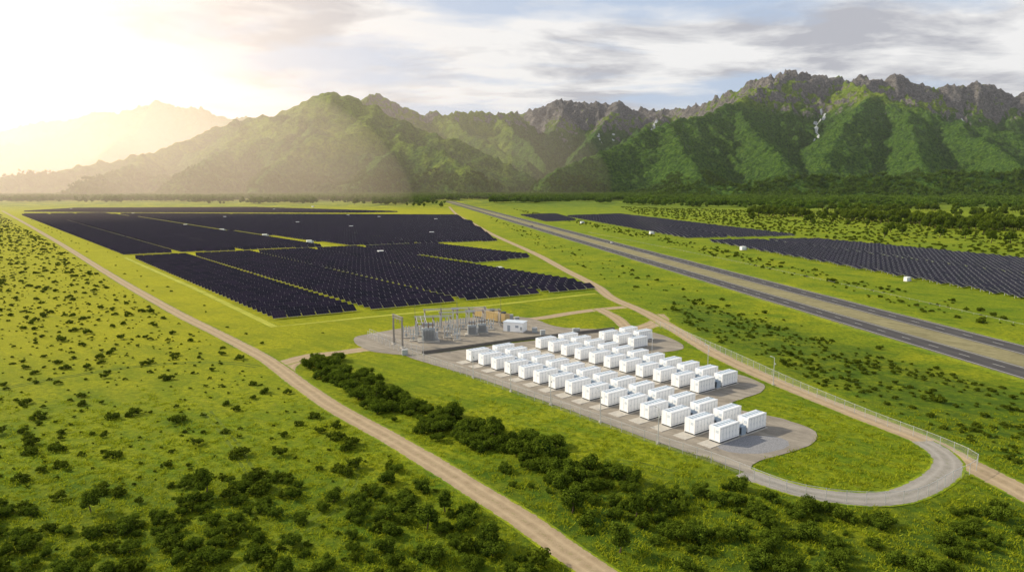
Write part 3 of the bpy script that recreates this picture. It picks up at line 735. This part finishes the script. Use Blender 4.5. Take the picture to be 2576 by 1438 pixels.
for q in [(1190,950),(1285,985),(1385,1018),(1510,1062),(1655,1115),(1945,968),(1780,932),(1640,897),(1065,893)]:
    x,y=g(*q);place("lamp_post",ME_L,x,y,0,ang+1.5)
# ---------------------------------------------------------------- substation
def gantry():
    m=MB()
    for x in(-3.2,3.2):
        m.cyl((x,0,0),(x,0,10.),.36,0,8,.26)
        m.box(x,0,.2,1.1,1.1,.4,1)
    for z_ in(9.8,9.0): m.box(0,0,z_,7.6,.45,.28,0)
    for i in range(8): m.cyl((-3.2+i*.8,0,9.0 if i%2 else 9.8),(-2.4+i*.8,0,9.8 if i%2 else 9.0),.08,0,5)
    for x in(-2,0,2):
        for k in range(5): m.cyl((x,-.3,8.7-k*.2),(x,-.3,8.62-k*.2),.16,2,6)
    return m.mesh("line_gantry",[simple("gantry_steel",(.24,.22,.20),.6),M_CONC,M_PORC])
a=g(982,862);b=g(1022,880);me=gantry();c=((a[0]+b[0])/2,(a[1]+b[1])/2);place("line_gantry",me,c[0],c[1],0,math.atan2(b[1]-a[1],b[0]-a[0]))
def transformer():
    m=MB();m.box(0,0,.2,5.5,3.6,.4,1);m.box(0,0,1.9,3.4,1.9,3.0,0)
    for sy in(-1,1):
        for i in range(9): m.box(-1.5+i*.375,sy*1.45,1.9,.10,.8,2.4,3)
    m.cyl((-1.5,.2,4.3),(1.5,.2,4.3),.42,0,12);m.box(0,.2,3.7,.3,.3,.9,0)
    for i in range(3):
        x=-1.1+i*1.1;m.cyl((x,-.4,3.4),(x,-.55,5.2),.10,2,8,.06)
        for k in range(5): m.cyl((x,-.43-.02*k,3.65+k*.27),(x,-.43-.02*k,3.75+k*.27),.2,2,8)
    m.box(2.1,0,1.4,.6,1.0,1.8,3);return m.mesh("power_transformer",[M_GREY,M_CONC,M_PORC,M_STEEL])
ME_T=transformer()
for i,q in enumerate([(1078,858),(1187,842),(1212,838)]):
    x,y=g(*q);o=place("power_transformer",ME_T,x,y,.05,.15);o.scale=(1.3,)*3 if i==0 else (.85,.85,1.)
def breaker():
    m=MB();m.box(0,0,.15,2.6,1.2,.3,1)
    for x in(-.9,0,.9):
        m.box(x,0,1.3,.18,.18,2.0,0);m.cyl((x,0,2.2),(x,0,3.9),.12,2,8)
        for k in range(6): m.cyl((x,0,2.4+k*.24),(x,0,2.5+k*.24),.22,2,8)
        m.cyl((x,0,3.9),(x,0,4.1),.16,3,8)
    m.box(0,.3,2.15,2.3,.5,.25,0);m.box(0,-.45,1.1,.8,.4,.9,3);return m.mesh("circuit_breaker",[M_STEEL,M_CONC,M_GREY,M_GREY])
ME_B=breaker()
for q in [(1125,850),(1145,844),(1235,830),(1040,858),(1100,836),(1165,828),(1052,846),(1128,826),(1150,856),(1022,850),(1205,824)]:
    x,y=g(*q);place("circuit_breaker",ME_B,x,y,.05,.2)
def bus():
    m=MB()
    for x in(-6,0,6):
        for y in(-1.5,1.5):
            m.cyl((x,y,0),(x,y,4.6),.13,0,6);m.cyl((x,y,4.6),(x,y,5.6),.16,1,6)
        m.box(x,0,4.55,.2,3.4,.2,0)
    for y in(-1.5,0,1.5): m.cyl((-6.5,y,5.65),(6.5,y,5.65),.09,2,6)
    for x in(-6,0,6): m.cyl((x,0,4.6),(x,0,5.6),.16,1,6)
    return m.mesh("busbar_frame",[M_STEEL,M_PORC,M_STEEL])
ME_U=bus()
for q,r_ in [((1090,836),.2),((1150,824),.2),((1215,818),.2),((1060,845),1.75),((1110,816),.2),((1180,812),.2)]:
    x,y=g(*q);place("busbar_frame",ME_U,x,y,.05,r_)
mp=MB();mp.cyl((0,0,0),(0,0,11),.12,0,6,.04);mp.box(0,0,.2,.6,.6,.4,1);ME_M=mp.mesh("lightning_mast",[M_DSTEEL,M_CONC])
for q in [(1045,842),(1110,826),(1260,818),(1150,812)]:
    x,y=g(*q);place("lightning_mast",ME_M,x,y)
def building():
    m=MB();m.box(0,0,.15,7.6,4.8,.3,3);m.box(0,0,1.85,7.2,4.4,3.1,0);m.box(0,0,3.48,7.6,4.8,.2,1)
    m.box(-1.6,-2.21,1.35,1.0,.04,2.1,2);m.box(1.4,-2.21,2.1,1.2,.04,.8,2);m.box(-3.62,.4,1.35,.04,1.0,2.1,2);m.box(3.0,-2.4,1.6,.6,.35,1.0,4)
    return m.mesh("control_building",[M_WHITE,M_OFFW,M_SEAM,M_CONC,M_GREY])
x,y=g(1296,833);place("control_building",building(),x,y,.05,-.35)
def tanbox():
    m=MB()
    m.box(0,0,.2,11,2.8,.4,2);m.box(0,0,1.85,10.8,2.7,2.9,0)
    for i in range(12): m.box(-5+i*.9,-1.37,1.85,.12,.05,2.5,1)
    m.box(0,0,3.36,10.9,2.8,.1,1);m.box(3.5,0,3.75,1.4,1.2,.7,2);return m.mesh("generator_enclosure",[M_TAN,simple("tan_shade",(.40,.29,.13)),M_DARK])
me=tanbox()
for q,r_ in [((1222,800),-.75),((1250,808),-.75)]:
    x,y=g(*q);place("generator_enclosure",me,x,y,.05,r_)
mb=MB();mb.box(0,0,.8,1.6,1.0,1.6,0);mb.box(0,0,1.65,1.75,1.15,.1,1);mb.box(0,-.51,.8,.05,.02,1.3,1);ME_K=mb.mesh("electrical_cabinet",[M_GREY,M_STEEL])
for q in [(1018,893),(1452,838),(1446,838),(1345,836),(1365,842),(1300,808),(1285,802)]:
    x,y=g(*q);place("electrical_cabinet",ME_K,x,y,.05,.3)
ms=MB();ms.box(0,0,.2,6.4,2.6,.4,2);ms.box(-.9,0,1.7,4.2,2.4,2.6,0);ms.box(2.2,0,1.4,1.6,2.2,2.0,1);ms.box(-.9,0,3.05,4.4,2.6,.12,0)
for i in range(3): ms.box(-2.3+i*1.3,-1.22,1.6,.9,.04,1.8,3)
ME_S=ms.mesh("inverter_station",[M_WHITE,M_GREY,M_CONC,M_OFFW])
for q in [(780,612),(960,640),(1258,680),(668,596),(560,582),(468,570),(885,574),(1088,590),(955,549),(877,545),(567,549),(750,563),(1098,555),(690,529),(787,521),(1640,589),(1870,629),(2283,707),(1465,562),(336,540),(180,528)]:
    x,y=g(*q);o=place("inverter_station",ME_S,x,y,0,.56);o.scale=(.75,.75,.75) if y<500 else (1,1,1)
def car(colr):
    m=MB();prof=[(-2.2,.45),(-2.2,.95),(-1.5,1.05),(-.9,1.5),(.7,1.5),(1.3,1.02),(2.15,.85),(2.2,.45)]
    b=len(m.v)
    for y in(-.85,.85):
        for x,z in prof: m.v.append((x,y*(.82 if z>1.2 else 1),z))
    n=len(prof)
    for i in range(n): j=(i+1)%n;m.f.append((b+i,b+j,b+n+j,b+n+i));m.m.append(1 if i in(2,4) else 0)
    m.f.append(tuple(b+i for i in reversed(range(n))));m.f.append(tuple(b+n+i for i in range(n)));m.m+=[0,0]
    for x in(-1.35,1.35):
        for y in(-.85,.85): m.cyl((x,y-.1,.35),(x,y+.1,.35),.35,2,10)
    return m.mesh("car",[colr,M_DARK,M_DARK])
p=N0+HD*700+HN*2;place("car",car(simple("car_paint",(.05,.05,.06),.3)),p[0],p[1],.09,math.atan2(HD[1],HD[0]))
p=N0+HD*430+HN*21;place("car",car(simple("car_paint_silver",(.5,.5,.52),.3)),p[0],p[1],.09,math.atan2(HD[1],HD[0]))

# ---------------------------------------------------------------- light, sky, haze
SAZ=math.radians(-70);SEL=math.radians(31)
sd=Vector((math.sin(SAZ)*math.cos(SEL),math.cos(SAZ)*math.cos(SEL),math.sin(SEL)))
sl=bpy.data.lights.new("sun",'SUN');sl.energy=5.0;sl.angle=math.radians(.5);sl.color=(1,.89,.68)
so=bpy.data.objects.new("sun",sl);so.rotation_euler=sd.to_track_quat('Z','Y').to_euler();so.location=(-300,50,300);COL.objects.link(so)
w=bpy.data.worlds.new("World");scn.world=w;w.use_nodes=True;T=w.node_tree;N=T.nodes;N.clear()
def WN(t,**k):
    n=N.new(t)
    for a_,b_ in k.items(): setattr(n,a_,b_)
    return n
L=T.links.new
sky=WN('ShaderNodeTexSky',sky_type='NISHITA');sky.sun_disc=False;sky.sun_elevation=SEL;sky.sun_rotation=SAZ;sky.dust_density=2
tc=WN('ShaderNodeTexCoord');sp=WN('ShaderNodeSeparateXYZ');L(tc.outputs['Generated'],sp.inputs[0])
def wm(op,a_,b_=None,c_=None):
    m=WN('ShaderNodeMath',operation=op)
    for i,v in enumerate((a_,b_,c_)):
        if v is None: continue
        if isinstance(v,(int,float)): m.inputs[i].default_value=v
        else: L(v,m.inputs[i])
    return m.outputs[0]
def wmix(f,a_,b_,mode='MIX'):
    m=WN('ShaderNodeMix',data_type='RGBA',blend_type=mode)
    for s_,v in((m.inputs[0],f),(m.inputs[6],a_),(m.inputs[7],b_)):
        if isinstance(v,(int,float)): s_.default_value=v
        elif isinstance(v,tuple): s_.default_value=(*v,1)
        else: L(v,s_)
    return m.outputs[2]
def wramp(f,st):
    r=WN('ShaderNodeValToRGB');e=r.color_ramp.elements
    while len(e)<len(st): e.new(.5)
    for i,(p_,c_) in enumerate(st): e[i].position=p_;e[i].color=(c_,c_,c_,1) if isinstance(c_,(int,float)) else (*c_,1)
    L(f,r.inputs[0]);return r.outputs[0]
zz=wm('ADD',wm('MAXIMUM',sp.outputs[2],0),.13)
cv=WN('ShaderNodeCombineXYZ');L(wm('DIVIDE',sp.outputs[0],zz),cv.inputs[0]);L(wm('DIVIDE',sp.outputs[1],zz),cv.inputs[1])
def wn(sc,det,ro,off=0,ys_=1.5):
    mp_=WN('ShaderNodeMapping');mp_.inputs['Location'].default_value=(off,off*.7,0);mp_.inputs['Scale'].default_value=(1,ys_,1);L(cv.outputs[0],mp_.inputs[0])
    n_=WN('ShaderNodeTexNoise');n_.inputs['Scale'].default_value=sc;n_.inputs['Detail'].default_value=det;n_.inputs['Roughness'].default_value=ro;n_.inputs['Distortion'].default_value=.25
    L(mp_.outputs[0],n_.inputs[0]);return n_.outputs['Fac']
n1=wn(.7,8,.55,3.0);n2=wn(1.3,9,.6,9.)
cov=wramp(n1,[(.44,.05),(.54,1.)])
cl=wramp(n2,[(.39,(.50,.50,.54)),(.47,(.78,.77,.77)),(.54,(1.0,.98,.95))])
nsk=wmix(1.,sky.outputs[0],(.10,.10,.10),'MULTIPLY')
nsk=wmix(wramp(sp.outputs[2],[(.0,.8),(.25,.75),(.5,.4)]),nsk,(.56,.69,.90))
lowf=wramp(sp.outputs[2],[(.0,1.),(.3,.9),(.6,.5)])
c=wmix(wm('MULTIPLY',cov,lowf),nsk,cl)
c=wmix(wramp(sp.outputs[2],[(.04,.7),(.12,0.)]),c,(.95,.93,.90))
gd=Vector((math.sin(math.radians(-42)),math.cos(math.radians(-42)),.16)).normalized()
vd=WN('ShaderNodeVectorMath',operation='DOT_PRODUCT');L(tc.outputs['Generated'],vd.inputs[0]);vd.inputs[1].default_value=gd
dp=wm('MAXIMUM',vd.outputs['Value'],0)
c=wmix(wm('MULTIPLY',wm('POWER',dp,8),.7),c,(1.06,.90,.77))
c=wmix(wm('POWER',dp,18),c,(.36,.26,.17),'ADD')
# fill brightness added to the unseen low sky behind the view, for container fronts
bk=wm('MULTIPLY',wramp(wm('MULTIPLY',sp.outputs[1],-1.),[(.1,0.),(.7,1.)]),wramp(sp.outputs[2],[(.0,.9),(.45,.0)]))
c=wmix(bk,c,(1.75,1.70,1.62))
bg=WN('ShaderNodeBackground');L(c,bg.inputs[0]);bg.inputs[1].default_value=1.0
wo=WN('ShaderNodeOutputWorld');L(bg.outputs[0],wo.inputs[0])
def hazemat(name,dens,col_,ani,emi=None):
    t=NT(name);v=t.new('ShaderNodeVolumeScatter');v.inputs['Color'].default_value=(*col_,1);v.inputs['Density'].default_value=dens;v.inputs['Anisotropy'].default_value=ani
    o=v.outputs[0]
    if emi: # added glow standing in for light scattered many times inside the mist
        e=t.new('ShaderNodeEmission');e.inputs[0].default_value=(*emi[0],1);e.inputs[1].default_value=emi[1]
        a_=t.new('ShaderNodeAddShader');t.l(o,a_.inputs[0]);t.l(e.outputs[0],a_.inputs[1]);o=a_.outputs[0]
    t.l(o,t.out.inputs['Volume']);return t.m
m=MB();m.box(0,6200,840,26000,13600,1720,0)
COL.objects.link(bpy.data.objects.new("haze",m.mesh("haze",[hazemat("haze",2.2e-5,(1,.95,.88),.70)])))
# denser warm mist bank lying in the sunward side of the valley, thinning outwards
nu,nv=64,32
def mist(cx,cy,rx,ry,rz_,dens,em):
    vv=[]
    for i in range(nv+1):
        th=math.pi*i/nv
        for j in range(nu):
            ph=2*math.pi*j/nu;vv.append((cx+rx*math.sin(th)*math.cos(ph),cy+ry*math.sin(th)*math.sin(ph),rz_*math.cos(th)))
    ff=[(i*nu+j,(i+1)*nu+j,(i+1)*nu+(j+1)%nu,i*nu+(j+1)%nu) for i in range(nv) for j in range(nu)]
    mesh_np("valley_mist",vv,ff,[hazemat("valley_mist",dens,(1,.86,.70),.66,((1,.72,.48),em))],smooth=True)
mist(-5300,4300,5900,4700,1500,4.0e-5,2.4e-5)
mist(-4900,4600,4200,3900,1250,5.0e-5,4.0e-5)
mist(-4700,4600,3200,3400,1050,6.0e-5,5.5e-5)
mist(-2300,1700,2050,1550,620,7.0e-5,1.1e-4)
